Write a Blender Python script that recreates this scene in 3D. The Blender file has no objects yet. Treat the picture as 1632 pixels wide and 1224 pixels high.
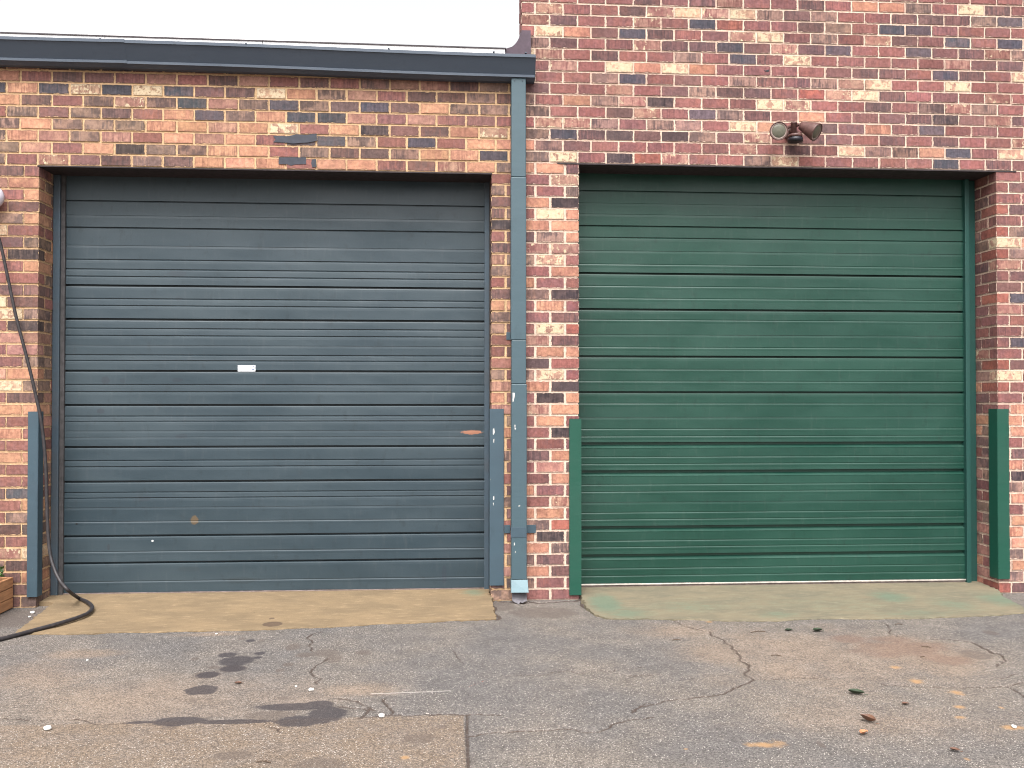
import bpy, bmesh, math, random
import numpy as np
from mathutils import Vector, Matrix
random.seed(7); rng = np.random.default_rng(11)
S = bpy.context.scene
COL = S.collection

# ------------------------------------------------------------------ camera
# world: the brick facade is the plane y=0 (x to the right, z up, ground z=0); the camera stands on its -y side
FPX, PITCH, ROLL, CAMH, YAW, DIST = 1500., 1.43882646e-02, -4.32896887e-04, 1.48250979, 7.03834617e-02, 6.9
_xs = 22/1500*6.9
CAM = np.array([-(_xs*math.cos(YAW)+DIST*math.sin(YAW)), _xs*math.sin(YAW)-DIST*math.cos(YAW), CAMH])
FW = np.array([math.sin(YAW)*math.cos(PITCH), math.cos(YAW)*math.cos(PITCH), math.sin(PITCH)])
_r0 = np.array([math.cos(YAW), -math.sin(YAW), 0.]); _d0 = -np.cross(_r0, FW)
RT = math.cos(ROLL)*_r0+math.sin(ROLL)*_d0; DN = -math.sin(ROLL)*_r0+math.cos(ROLL)*_d0
cd = bpy.data.cameras.new('camera'); cam = bpy.data.objects.new('camera', cd); COL.objects.link(cam)
cd.sensor_width = 36.; cd.lens = 36.*FPX/1632.; cd.clip_end = 2000.; cd.clip_start = .05
cam.matrix_world = Matrix(((RT[0], -DN[0], -FW[0], CAM[0]), (RT[1], -DN[1], -FW[1], CAM[1]), (RT[2], -DN[2], -FW[2], CAM[2]), (0, 0, 0, 1)))
S.camera = cam

# ------------------------------------------------------------------ sky, sun, exposure (overcast, bright white sky)
wd = bpy.data.worlds.new('World'); S.world = wd; wd.use_nodes = True
wn, wl = wd.node_tree.nodes, wd.node_tree.links
bg = wn['Background']; sky = wn.new('ShaderNodeTexSky'); sky.sky_type = 'NISHITA'; sky.sun_disc = False
SUN_EL, SUN_AZ = math.radians(57), math.radians(190)      # azimuth clockwise from +y: behind and above the viewer
sky.sun_elevation = SUN_EL; sky.sun_rotation = SUN_AZ; sky.dust_density = 6.; sky.ozone_density = 1.; sky.air_density = 1.
hs = wn.new('ShaderNodeHueSaturation'); hs.inputs['Saturation'].default_value = .06
wl.new(sky.outputs[0], hs.inputs['Color']); wl.new(hs.outputs[0], bg.inputs[0]); bg.inputs[1].default_value = .15
sl = bpy.data.lights.new('sun', 'SUN'); sl.energy = 1.0; sl.angle = math.radians(30); sl.color = (1., .96, .92)
so = bpy.data.objects.new('sun', sl); COL.objects.link(so)
_sd = Vector((math.sin(SUN_AZ)*math.cos(SUN_EL), math.cos(SUN_AZ)*math.cos(SUN_EL), math.sin(SUN_EL)))
so.rotation_euler = _sd.to_track_quat('Z', 'Y').to_euler(); so.location = (0, -8, 12)
S.view_settings.view_transform = 'Standard'; S.view_settings.look = 'None'; S.view_settings.gamma = 1.
S.view_settings.exposure = 1.24
S.cycles.pixel_filter_type = 'BLACKMAN_HARRIS'; S.cycles.filter_width = 1.05

# ------------------------------------------------------------------ helpers
def ray(px, py): return RT*(px-816)/FPX+DN*(py-612)/FPX+FW
def W(px, py, y=0.):                     # measured point on a plane parallel to the facade
    d = ray(px, py); return CAM+(y-CAM[1])/d[1]*d
def G(px, py, z=0.):                     # measured point on the ground
    d = ray(px, py); return CAM+(z-CAM[2])/d[2]*d
def lin(r, g, b): return tuple(((v/255+.055)/1.055)**2.4 if v > 10 else v/255/12.92 for v in (r, g, b))
def link(name, me, mats, parent=None):
    o = bpy.data.objects.new(name, me); COL.objects.link(o)
    for m in (mats if isinstance(mats, (list, tuple)) else [mats]): me.materials.append(m)
    if parent: o.parent = parent; o.matrix_parent_inverse = parent.matrix_world.inverted() if False else Matrix.Translation(-parent.location)
    return o
def empty(name, loc): 
    o = bpy.data.objects.new(name, None); o.empty_display_size = .2; o.location = loc; COL.objects.link(o); return o
def tag(o, label=None, cat=None, group=None, kind=None):
    for k, v in (('label', label), ('category', cat), ('group', group), ('kind', kind)):
        if v: o[k] = v
    return o
class MB:
    def __init__(s): s.bm = bmesh.new()
    def box(s, x0, x1, y0, y1, z0, z1, bev=0., seg=2):
        vs = [s.bm.verts.new((x, y, z)) for x in (x0, x1) for y in (y0, y1) for z in (z0, z1)]
        fs = [s.bm.faces.new([vs[i] for i in q]) for q in ((0, 1, 3, 2), (4, 6, 7, 5), (0, 4, 5, 1), (2, 3, 7, 6), (0, 2, 6, 4), (1, 5, 7, 3))]
        if bev: bmesh.ops.bevel(s.bm, geom=list({e for f in fs for e in f.edges}), offset=bev, segments=seg, affect='EDGES', profile=.5)
        return vs
    def prism(s, pts, axis, a, b):        # closed 2D outline swept along an axis from a to b
        def P(p, t): return {'x': (t, p[0], p[1]), 'y': (p[0], t, p[1]), 'z': (p[0], p[1], t)}[axis]
        A = [s.bm.verts.new(P(p, a)) for p in pts]; B = [s.bm.verts.new(P(p, b)) for p in pts]; n = len(pts)
        for i in range(n): s.bm.faces.new((A[i], A[(i+1) % n], B[(i+1) % n], B[i]))
        s.bm.faces.new(A); s.bm.faces.new(B)
    def quad(s, *p): return s.bm.faces.new([s.bm.verts.new(q) for q in p])
    def lathe(s, prof, org, axis, n=24, cap=True):
        ax = Vector(axis).normalized(); u = ax.orthogonal().normalized(); v = ax.cross(u); org = Vector(org)
        R = [[s.bm.verts.new(org+ax*t+(u*math.cos(2*math.pi*i/n)+v*math.sin(2*math.pi*i/n))*max(r, 1e-4)) for i in range(n)] for r, t in prof]
        for a, b in zip(R, R[1:]):
            for i in range(n): s.bm.faces.new((a[i], a[(i+1) % n], b[(i+1) % n], b[i]))
        if cap: s.bm.faces.new(R[0]); s.bm.faces.new(R[-1])
    def tube(s, pts, rad, n=10):
        pts = [Vector(p) for p in pts]; prev = None; R = []
        for i, p in enumerate(pts):
            t = (pts[min(i+1, len(pts)-1)]-pts[max(i-1, 0)]).normalized()
            u = t.orthogonal().normalized() if prev is None else (prev-t*prev.dot(t)).normalized()
            prev = u; v = t.cross(u); r = rad(i/(len(pts)-1)) if callable(rad) else rad
            R.append([s.bm.verts.new(p+(u*math.cos(2*math.pi*k/n)+v*math.sin(2*math.pi*k/n))*r) for k in range(n)])
        for a, b in zip(R, R[1:]):
            for k in range(n): s.bm.faces.new((a[k], a[(k+1) % n], b[(k+1) % n], b[k]))
        s.bm.faces.new(R[0]); s.bm.faces.new(R[-1])
    def build(s, name, mats, parent=None, smooth=False):
        bmesh.ops.recalc_face_normals(s.bm, faces=s.bm.faces[:])
        me = bpy.data.meshes.new(name); s.bm.to_mesh(me); s.bm.free()
        if smooth:
            for p in me.polygons: p.use_smooth = True
        return link(name, me, mats, parent)
def spline(pts, n=8):                     # Catmull-Rom through points
    P = [np.array(p, float) for p in pts]; P = [2*P[0]-P[1]]+P+[2*P[-1]-P[-2]]; out = []
    for i in range(1, len(P)-2):
        for k in range(n):
            t = k/n; a, b, c, d = P[i-1:i+3]
            out.append(.5*((2*b)+(c-a)*t+(2*a-5*b+4*c-d)*t*t+(-a+3*b-3*c+d)*t**3))
    return out+[P[-2]]

# ------------------------------------------------------------------ node helpers
class NT:
    def __init__(s, name):
        s.m = bpy.data.materials.new(name); s.m.use_nodes = True; s.n = s.m.node_tree.nodes; s.l = s.m.node_tree.links
        s.p = s.n['Principled BSDF']; s._oc = None
    def _set(s, sock, v):
        if v is None: return
        if isinstance(v, bpy.types.NodeSocket): s.l.new(v, sock)
        elif isinstance(v, (tuple, list)) and sock.type == 'RGBA': sock.default_value = tuple(v)+(1.,) if len(v) == 3 else v
        else: sock.default_value = v
    def oc(s):
        if not s._oc: s._oc = s.n.new('ShaderNodeTexCoord').outputs['Object']
        return s._oc
    def math(s, op, a, b=None, c=None, clamp=False):
        n = s.n.new('ShaderNodeMath'); n.operation = op; n.use_clamp = clamp
        for i, v in enumerate((a, b, c)): s._set(n.inputs[i], v)
        return n.outputs[0]
    def vmath(s, op, a, b=None):
        n = s.n.new('ShaderNodeVectorMath'); n.operation = op; s._set(n.inputs[0], a); s._set(n.inputs[1], b)
        return n.outputs['Value'] if op in ('LENGTH', 'DISTANCE', 'DOT_PRODUCT') else n.outputs[0]
    def noise(s, vec, scale, detail=3., rough=.55, dist=0.):
        n = s.n.new('ShaderNodeTexNoise'); s._set(n.inputs['Vector'], vec); n.inputs['Scale'].default_value = scale
        n.inputs['Detail'].default_value = detail; n.inputs['Roughness'].default_value = rough; n.inputs['Distortion'].default_value = dist
        return n.outputs[0]
    def voro(s, vec, scale, out='Color', feat='F1'):
        n = s.n.new('ShaderNodeTexVoronoi'); n.feature = feat; s._set(n.inputs['Vector'], vec); n.inputs['Scale'].default_value = scale
        return n.outputs[out]
    def ramp(s, v, a, b, lo=0., hi=1.):   # smoothstep
        n = s.n.new('ShaderNodeMapRange'); n.interpolation_type = 'SMOOTHSTEP'; s._set(n.inputs[0], v); s._set(n.inputs[1], a); s._set(n.inputs[2], b)
        n.inputs[3].default_value = lo; n.inputs[4].default_value = hi; return n.outputs[0]
    def mix(s, f, a, b, mode='MIX'):
        n = s.n.new('ShaderNodeMix'); n.data_type = 'RGBA'; n.blend_type = mode; s._set(n.inputs[0], f); s._set(n.inputs[6], a); s._set(n.inputs[7], b)
        return n.outputs[2]
    def attr(s, name, out='Color'):
        n = s.n.new('ShaderNodeAttribute'); n.attribute_name = name; return n.outputs[out]
    def sep(s, v):
        n = s.n.new('ShaderNodeSeparateXYZ'); s._set(n.inputs[0], v); return n.outputs
    def comb(s, x=0., y=0., z=0.):
        n = s.n.new('ShaderNodeCombineXYZ')
        for i, v in enumerate((x, y, z)): s._set(n.inputs[i], v)
        return n.outputs[0]
    def uv(s, name):
        n = s.n.new('ShaderNodeUVMap'); n.uv_map = name; return n.outputs[0]
    def scale(s, v, xyz): return s.vmath('MULTIPLY', v, xyz)
    def bump(s, h, strength=.3, dist=.004):
        n = s.n.new('ShaderNodeBump'); n.inputs['Strength'].default_value = strength; n.inputs['Distance'].default_value = dist; s._set(n.inputs['Height'], h)
        s.l.new(n.outputs[0], s.p.inputs['Normal'])
    def out(s, color=None, rough=None, metal=None, spec=None):
        s._set(s.p.inputs['Base Color'], color); s._set(s.p.inputs['Roughness'], rough); s._set(s.p.inputs['Metallic'], metal)
        if spec is not None: s.p.inputs['Specular IOR Level'].default_value = spec
        return s.m

def mat_brick(name, mort):
    t = NT(name); prm = t.sep(t.attr('prm', 'Vector')); streak, spall, seed = prm
    off = t.comb(t.math('MULTIPLY', seed, 37.), t.math('MULTIPLY', seed, 11.), t.math('MULTIPLY', seed, 23.))
    co = t.vmath('ADD', t.oc(), off)
    nl = t.noise(co, 11., 2.); ns = t.noise(t.scale(co, (75., 75., 7.)), 1., 3., .6); nf = t.noise(co, 130., 2.); nm = t.noise(co, 42., 4., .65)
    f = t.math('ADD', t.math('MULTIPLY', nl, .55), t.math('MULTIPLY', ns, .45))
    f = t.math('MULTIPLY', t.ramp(f, .43, .55), streak)
    c = t.mix(f, t.attr('col1'), t.attr('col2'))
    v = t.math('MULTIPLY', t.ramp(nm, .25, .75, .74, 1.26), t.ramp(ns, .25, .75, .84, 1.16))
    c = t.mix(1., c, t.comb(v, v, v), 'MULTIPLY')
    pit = t.ramp(nf, .3, .36, .55, 1.); c = t.mix(t.ramp(t.noise(co, 17.), .45, .65), c, t.mix(1., c, t.comb(pit, pit, pit), 'MULTIPLY'))
    uv = t.sep(t.vmath('ABSOLUTE', t.uv('brick'))); hv = t.sep(t.uv('half'))
    e = t.math('MINIMUM', t.math('SUBTRACT', hv[0], uv[0]), t.math('SUBTRACT', hv[1], uv[1]))
    th = t.math('SUBTRACT', .86, t.math('MULTIPLY', spall, .5))
    np_ = t.math('ADD', t.noise(t.scale(co, (1., 1., .8)), 24., 5., .68), t.ramp(e, 0., .02, .07, 0.))
    sp = t.ramp(np_, th, t.math('ADD', th, .05))
    c = t.mix(sp, c, t.mix(t.noise(co, 60.), lin(170, 148, 122), lin(214, 196, 166)))
    ed = t.math('MULTIPLY', t.ramp(t.math('ADD', e, t.math('MULTIPLY', t.math('SUBTRACT', t.noise(co, 30., 4.), .5), .03)), .0, .010, 1., 0.), .42)
    c = t.mix(ed, c, lin(74, 60, 56))
    sm = t.ramp(t.math('ADD', e, t.math('MULTIPLY', t.math('SUBTRACT', nm, .5), .022)), -.0008, .0012, 1., 0.)
    c = t.mix(t.math('MULTIPLY', sm, .85), c, mort)
    # weather stains that run over several bricks
    wv = t.ramp(t.noise(t.scale(t.oc(), (1., 1., .45)), 1.3, 4.), .35, .7, 1.05, .88); c = t.mix(1., c, t.comb(wv, wv, wv), 'MULTIPLY')
    h = t.math('ADD', t.math('MULTIPLY', nf, .5), t.math('SUBTRACT', nm, t.math('MULTIPLY', sp, .8)))
    t.bump(h, .35, .003); return t.out(c, .92, spec=.2)
def mat_mortar(name, col):
    t = NT(name); o = t.oc(); n1 = t.noise(o, 55., 4.); n2 = t.noise(o, 2., 3.); n3 = t.noise(o, 260., 2.)
    v = t.math('MULTIPLY', t.ramp(n1, .25, .75, .78, 1.14), t.ramp(n2, .3, .7, .86, 1.08))
    t.bump(t.math('ADD', n1, n3), .4, .003)
    return t.out(t.mix(1., col, t.comb(v, v, v), 'MULTIPLY'), .95, spec=.15)
def mat_paint(name, col, col2=None, rough=.42, dirt=.5, chips=0., chipcol=(.5, .48, .45), spec=.5):
    t = NT(name); o = t.oc(); col2 = col2 or tuple(c*.72 for c in col)
    n1 = t.noise(t.scale(o, (1., 1., 2.2)), 1.6, 5., .6); n2 = t.noise(t.scale(o, (1., 1., .35)), 14., 4., .6); n3 = t.noise(o, 240., 2.)
    c = t.mix(t.math('MULTIPLY', t.ramp(n1, .35, .7), dirt), col, col2)
    c = t.mix(t.math('MULTIPLY', t.ramp(n2, .6, .74), dirt*.55), c, tuple(v*.55 for v in col))
    v = t.ramp(n3, .2, .8, .93, 1.07); c = t.mix(1., c, t.comb(v, v, v), 'MULTIPLY')
    if chips: c = t.mix(t.ramp(t.noise(o, 22., 5., .7), .76-chips, .775-chips), c, chipcol)
    t.bump(t.math('ADD', t.math('MULTIPLY', n1, 2.), t.math('MULTIPLY', n3, .08)), .12, .02)
    return t.out(c, t.ramp(n1, .3, .7, rough-.06, rough+.1), spec=spec)
def mat_plain(name, col, rough=.7, var=.25, scale=30., metal=0., spec=.4):
    t = NT(name); n1 = t.noise(t.oc(), scale, 4.); v = t.ramp(n1, .25, .75, 1-var, 1+var); t.bump(n1, .2, .002)
    return t.out(t.mix(1., col, t.comb(v, v, v), 'MULTIPLY'), rough, metal, spec)
def ell_mask(t, x, z, rx, rz, wob=.5, sc=30.):     # a stain of its own shape on a vertical face
    d = t.vmath('LENGTH', t.vmath('DIVIDE', t.vmath('SUBTRACT', t.oc(), (x, 0., z)), (rx, 1e4, rz)))
    d = t.math('ADD', d, t.math('MULTIPLY', t.math('SUBTRACT', t.noise(t.oc(), sc, 4.), .5), wob)); return t.ramp(d, .8, 1.05, 1., 0.)
def mat_door(name, col, col2, stains):
    t = NT(name); o = t.oc()
    n1 = t.noise(t.scale(o, (.6, 1., 2.)), 1.5, 4., .55); n2 = t.noise(t.scale(o, (1., 1., .6)), 16., 5., .65); n3 = t.noise(o, 300., 2.); n4 = t.noise(t.scale(o, (1., 1., .2)), 30., 3.)
    c = t.mix(t.ramp(n1, .35, .68), col, col2)
    c = t.mix(t.math('MULTIPLY', t.ramp(n2, .56, .75), .45), c, tuple(v*.5 for v in col))
    c = t.mix(t.math('MULTIPLY', t.ramp(n4, .55, .75), .03), c, (.3, .28, .26))
    v = t.ramp(n3, .2, .8, .9, 1.1); c = t.mix(1., c, t.comb(v, v, v), 'MULTIPLY')
    for (x, z, rx, rz, sc, k) in stains: c = t.mix(t.math('MULTIPLY', ell_mask(t, x, z, rx, rz, .9, 40.), k), c, sc)
    t.bump(t.math('ADD', t.math('MULTIPLY', t.noise(t.scale(o, (.7, 1., 1.)), 3., 2.), 5.), t.math('MULTIPLY', n3, .05)), .1, .02)
    return t.out(c, t.ramp(n1, .3, .7, .38, .52), spec=.5)

M = {}
MORT_L, MORT_R = lin(200, 167, 131), lin(212, 186, 168)
M['brick_l'] = mat_brick('brick weathered', MORT_L); M['brick_r'] = mat_brick('brick red', MORT_R)
M['mort_l'] = mat_mortar('mortar tan', MORT_L); M['mort_r'] = mat_mortar('mortar pale', MORT_R)
zL = lambda px, py: (W(px, py, .27)[0], W(px, py, .27)[2])
st = []
for (px, py, rx, ry, c, k) in ((752, 689, .085, .017, lin(150, 100, 75), .9), (310, 829, .03, .035, lin(120, 92, 50), .45), (168, 606, .035, .03, (.02, .025, .035), .55), (195, 607, .02, .02, (.02, .025, .035), .4),
        (283, 606, .04, .02, (.02, .025, .035), .4), (161, 655, .03, .02, (.02, .025, .035), .55), (283, 436, .07, .025, (.025, .03, .04), .35), (290, 695, .05, .02, (.02, .025, .035), .35),
        (122, 835, .008, .008, (.004, .004, .005), 1.), (285, 476, .03, .02, (.02, .025, .035), .3), (385, 925, .12, .025, (.02, .03, .035), .4), (300, 907, .09, .02, (.02, .03, .035), .3), (708, 915, .02, .07, (.02, .025, .04), .4),
        (243, 862, .01, .008, (.6, .6, .6), .8), (173, 872, .01, .025, (.02, .02, .025), .5), (230, 795, .05, .02, (.02, .025, .035), .35)):
    x, z = zL(px, py); st.append((x, z, rx, ry, c, k))
M['door_l'] = mat_door('blue grey door paint', lin(40, 55, 63), lin(47, 61, 68), st)
M['door_r'] = mat_door('green door paint', lin(11, 55, 44), lin(16, 61, 49), [])
M['blue'] = mat_paint('blue grey trim paint', lin(64, 84, 92), lin(56, 76, 85), .45, .5, .0)
M['bluechip'] = mat_paint('chipped blue trim paint', lin(58, 77, 88), lin(52, 69, 80), .5, .75, .06, lin(150, 146, 134))
M['gutter'] = mat_paint('gutter paint', lin(67, 77, 90), lin(60, 70, 84), .5, .6)
M['bluebright'] = mat_paint('pale blue paint', lin(92, 118, 126), lin(84, 108, 116), .45, .5)
M['galv'] = mat_plain('worn sheet steel', lin(104, 100, 105), .6, .3, 20., .2)
M['green'] = mat_paint('green guard paint', lin(22, 72, 58), lin(20, 66, 53), .4, .35)
M['greenjamb'] = mat_paint('green jamb paint', lin(32, 72, 66), lin(28, 64, 58), .45, .4)
M['jamb'] = mat_paint('jamb paint', lin(62, 78, 90), lin(66, 72, 78), .5, .8)
M['weather'] = mat_plain('weathered stop strip', lin(66, 64, 65), .8, .3, 25.)
M['steel'] = mat_plain('rusty lintel steel', lin(50, 42, 44), .8, .4, 25.)
M['seal'] = mat_plain('bottom seal rubber', lin(105, 92, 88), .75, .3, 20.)
M['alu'] = mat_plain('bottom rail aluminium', lin(190, 180, 172), .5, .2, 20., .3)
M['flash'] = mat_plain('dark rubber flashing', lin(74, 60, 70), .65, .25, 14.)
M['white'] = mat_plain('white drip edge', (.82, .8, .8), .5, .05, 10.)
M['shingle'] = mat_plain('dark roofing', (.06, .05, .055), .9, .3, 40.)
M['core'] = mat_plain('plain block wall', lin(160, 120, 105), .9, .2, 8.)
M['dark'] = mat_plain('dark interior', (.02, .02, .022), .9, .1, 8.)
M['hose'] = mat_plain('black rubber', (.028, .024, .026), .5, .35, 40.)
M['bronze'] = mat_plain('brown lamp enamel', lin(88, 62, 58), .5, .3, 40.)
M['black'] = mat_plain('black plastic', (.02, .018, .024), .45, .2, 30.)
M['lens'] = mat_plain('dusty lamp glass', lin(92, 90, 78), .4, .12, 60., spec=.3)
M['lensrim'] = mat_plain('grey lamp rim', lin(140, 122, 115), .45, .15, 60.)
M['pale'] = mat_plain('pale grey plastic', lin(190, 186, 196), .4, .08, 20.)
M['sticker'] = mat_plain('white paper', (.8, .82, .86), .6, .03, 20.)
M['ink'] = mat_plain('blue ink', lin(70, 85, 120), .6, .1, 40.)
M['bluepaint'] = mat_plain('blue black wall paint', lin(52, 54, 64), .55, .25, 18.)
M['stone'] = mat_plain('white pebble', (.6, .58, .55), .8, .15, 90.)

# ------------------------------------------------------------------ bricks
C_ = .0846                                        # course height
PAL = {  # mean colour, second colour, streakiness, spall
 'R': ((138, 94, 86), (120, 86, 83), .6, .09), 'D': ((98, 79, 77), (122, 90, 84), .65, .08), 'B': ((76, 75, 81), (96, 83, 85), .55, .05), 'K': ((64, 57, 58), (94, 80, 76), .6, .1),
 'O': ((184, 138, 111), (158, 114, 95), .75, .12), 'P': ((168, 127, 111), (146, 107, 97), .8, .07), 'T': ((146, 118, 104), (102, 85, 80), .95, .14),
 'M': ((134, 95, 86), (162, 128, 110), .85, .5), 'C': ((184, 152, 126), (150, 118, 101), .6, .76), 'S': ((154, 97, 82), (126, 82, 75), .55, .07)}
class Bricks:
    def __init__(s, joint, tint=(1., 1., 1.)): s.tint = tint; s.V = []; s.F = []; s.U = []; s.H = []; s.c1 = []; s.c2 = []; s.pr = []; s.mi = []; s.j = joint
    def box(s, x0, x1, y0, y1, z0, z1, typ, jit=.0014):
        if x1-x0 < .012 or z1-z0 < .01: return
        b = len(s.V); j = lambda: random.uniform(-jit, jit)
        dy = random.uniform(-.0025, .0015); dx = random.uniform(-.001, .001)
        for x in (x0, x1):
            for y in (y0+dy, y1+dy):
                for z in (z0, z1): s.V.append((x+dx+j(), y+j()*.5, z+j()))
        cx, cy, cz, hx, hy, hz = (x0+x1)/2, (y0+y1)/2+dy, (z0+z1)/2, (x1-x0)/2, (y1-y0)/2, (z1-z0)/2
        for q, a in (((0, 1, 3, 2), 'x'), ((4, 6, 7, 5), 'x'), ((0, 4, 5, 1), 'y'), ((2, 3, 7, 6), 'y'), ((0, 2, 6, 4), 'z'), ((1, 5, 7, 3), 'z')):
            s.F.append(tuple(b+i for i in q)); s.mi.append(0)
            for i in q:
                x, y, z = s.V[b+i]; L = (x-cx, y-cy, z-cz); Hh = (hx, hy, hz)
                u, v = {'x': (1, 2), 'y': (0, 2), 'z': (0, 1)}[a]
                s.U.append((L[u], L[v])); s.H.append((Hh[u], Hh[v]))
        a, c, k, sp = PAL[typ]; g = random.gauss(1, .09); w = [random.gauss(1, .02) for _ in range(3)]
        g *= .92; w = [w[0]*s.tint[0], w[1]*s.tint[1], w[2]*s.tint[2]]; A = [v*g*q for v, q in zip(lin(*a), w)]; Bc = [v*g*q for v, q in zip(lin(*c), w)]
        if random.random() < .35: A, Bc = Bc, A
        s.c1 += [(*A, 1)]*8; s.c2 += [(*Bc, 1)]*8
        s.pr += [(min(1, max(0, random.gauss(k, .2))), max(0, random.gauss(sp, .06)), random.random())]*8
    def face(s, *p):                               # mortar face
        b = len(s.V); s.V += list(p); s.F.append(tuple(range(b, b+len(p)))); s.mi.append(1); n = len(p)
        s.U += [(0, 0)]*n; s.H += [(1, 1)]*n; s.c1 += [(.4, .3, .2, 1)]*n; s.c2 += [(.4, .3, .2, 1)]*n; s.pr += [(0, 0, 0)]*n
    def row(s, k, bounds, types='', fill='RRRDDTOB', y0=0., jt=None):
        """one course on the facade: bricks between successive bounds; the joint is shared by its neighbours"""
        jt = jt or s.j; z0, z1 = k*C_+.0068, (k+1)*C_-.0068
        for i, (a, b) in enumerate(zip(bounds, bounds[1:])):
            ty = types[i] if i < len(types) and types[i] != '?' else random.choice(fill)
            s.box(a+(jt/2 if i else 0)+random.uniform(-.0015, .0015), b-(jt/2 if i < len(bounds)-2 else 0)+random.uniform(-.0015, .0015), y0, y0+.045, z0, z1, ty)
    def build(s, name, mats, parent):
        me = bpy.data.meshes.new(name); me.from_pydata(s.V, [], s.F); me.update()
        for nm, d in (('brick', s.U), ('half', s.H)):
            l = me.uv_layers.new(name=nm); l.data.foreach_set('uv', np.array(d, np.float32).ravel())
        for nm, d, ty in (('col1', s.c1, 'FLOAT_COLOR'), ('col2', s.c2, 'FLOAT_COLOR')):
            a = me.attributes.new(nm, ty, 'POINT'); a.data.foreach_set('color', np.array(d, np.float32).ravel())
        a = me.attributes.new('prm', 'FLOAT_VECTOR', 'POINT'); a.data.foreach_set('vector', np.array(s.pr, np.float32).ravel())
        me.polygons.foreach_set('material_index', np.array(s.mi, np.int32))
        return link(name, me, mats, parent)
def bounds(x0, x1, phase, L):
    n0 = math.ceil((x0-phase)/L-1e-6); out = [x0]; x = phase+n0*L
    while x < x1-.02:
        if x > x0+.02: out.append(x)
        x += L
    return out+[x1]

XL, XM, XR = -7.6, -.018, 7.6           # left end, seam between the two buildings, right end
LO0, LO1 = -3.465, -.2535               # left opening
RO0, RO1 = .3925, 3.597                 # right opening
KL, KR = 37, 38                         # lintel courses
REC = .29                               # recess depth
MY = .005                              # mortar set back

left = empty('brick_building', (-2, 0, 0)); right = empty('brick_building', (2, 0, 0))
tag(left, 'lower brick building with a blue-grey garage door under a dark gutter', 'building')
tag(right, 'taller red brick building with a green garage door and no gutter', 'building')

# ---- left wall
B = Bricks(.014); LL = .217; PE, PO = -3.599, -3.477   # running bond phases (even / odd course)
rowsL = {37: 'RMDDTDOOOROORDMOT', 38: 'TPROKTTOORTDDTOO', 39: 'OPTPROPORBBTRBROO', 40: 'TOTTTOOPOCROKDDOM', 41: 'TDTDROBTOBBPRPRRR', 42: 'ODRTMTBPTBTDBDOTT', 43: 'OBCBCBDDCOTPRDDTDO', 44: 'RDDRPRDPRDRDPPDT'}
startL = {37: -3.477-.217, 38: -3.599-.217, 39: -3.477-.434+.217, 40: -3.599-.217, 41: -3.477-.217, 42: -3.599-.217, 43: -3.477-.434+.217, 44: -3.599}
for k in range(KL, 47):
    bd = bounds(XL, XM, PE if k % 2 == 0 else PO, LL)
    ty = rowsL.get(k, ''); n = sum(1 for b in bd[:-1] if b < startL.get(k, -9)-.03)
    B.row(k, bd, '?'*n+ty, 'OPTDRB')
pierL = {36: 'DR', 35: 'PO', 34: 'RO', 33: 'RD', 32: 'TO', 31: 'CR', 30: 'DT', 29: 'PK', 28: 'RO', 27: 'RR', 26: 'DD', 25: 'CD', 24: 'CT', 23: 'RK', 22: 'PP', 21: 'RP', 20: 'RT', 19: 'PO', 18: 'CT', 17: 'RD', 16: 'OO', 15: 'RR', 14: 'OR', 13: 'RR', 12: 'OO', 11: 'RR', 10: 'RR', 9: 'DB', 8: 'RO', 7: 'RT', 6: 'DK', 5: 'RR', 4: 'MC', 3: 'TD', 2: 'DO', 1: 'RD', 0: 'DT'}
for k in range(-1, KL):
    half = k % 2 == 0; cw = .108 if half else .218; z0, z1 = k*C_+.0068, (k+1)*C_-.0068; ty = pierL.get(k, 'RD')
    bd = [b for b in bounds(XL, LO0-cw, LO0-cw, LL)]
    n = len(bd)-2; B.row(k, bd, '?'*n+ty[0], 'OPTDRR')
    dep = .205 if half else .1                       # the corner brick turns into the reveal
    B.box(LO0-cw+.007, LO0, 0, dep, z0, z1, ty[1])
    B.box(LO0-.05, LO0, dep+.012, REC+.05, z0, z1, random.choice('OPTDRT'))
stripL = {36: 'R', 35: 'TR', 34: 'D', 33: 'DT', 32: 'K', 31: 'RD', 30: 'D', 29: 'PT', 28: 'T', 27: 'RD', 26: 'D', 25: 'OO', 24: 'T', 23: 'TD', 20: 'R', 19: 'TR', 18: 'P', 17: 'OR', 16: 'P', 15: 'TT', 14: 'O'}
for k in range(-1, KL):
    bd = [LO1, LO1+.104, XM] if k % 2 else [LO1, XM]
    ty = stripL.get(k, random.choice(['RD', 'TO', 'DK', 'OT', 'PR'])); z0, z1 = k*C_+.0068, (k+1)*C_-.0068
    B.box(bd[0], bd[1]-.007, 0, .1 if k % 2 else .2, z0, z1, ty[0])
    if len(bd) > 2: B.box(bd[1]+.009, bd[2]-.004, 0, .045, z0, z1, ty[1] if len(ty) > 1 else 'T')
    y = .112 if k % 2 else .212; B.box(LO1, LO1+.05, y, REC+.05, z0, z1, random.choice('OPTDR'))
zl = KL*C_; ZTL = 3.98
B.face((XL, MY, -.3), (LO0-MY, MY, -.3), (LO0-MY, MY, zl), (XL, MY, zl)); B.face((LO1+MY, MY, -.3), (XM, MY, -.3), (XM, MY, zl), (LO1+MY, MY, zl)); B.face((XL, MY, zl), (XM, MY, zl), (XM, MY, ZTL), (XL, MY, ZTL))
B.face((LO0-MY, MY, -.3), (LO0-MY, REC+.06, -.3), (LO0-MY, REC+.06, zl), (LO0-MY, MY, zl)); B.face((LO1+MY, MY, -.3), (LO1+MY, REC+.06, -.3), (LO1+MY, REC+.06, zl), (LO1+MY, MY, zl))
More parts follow.
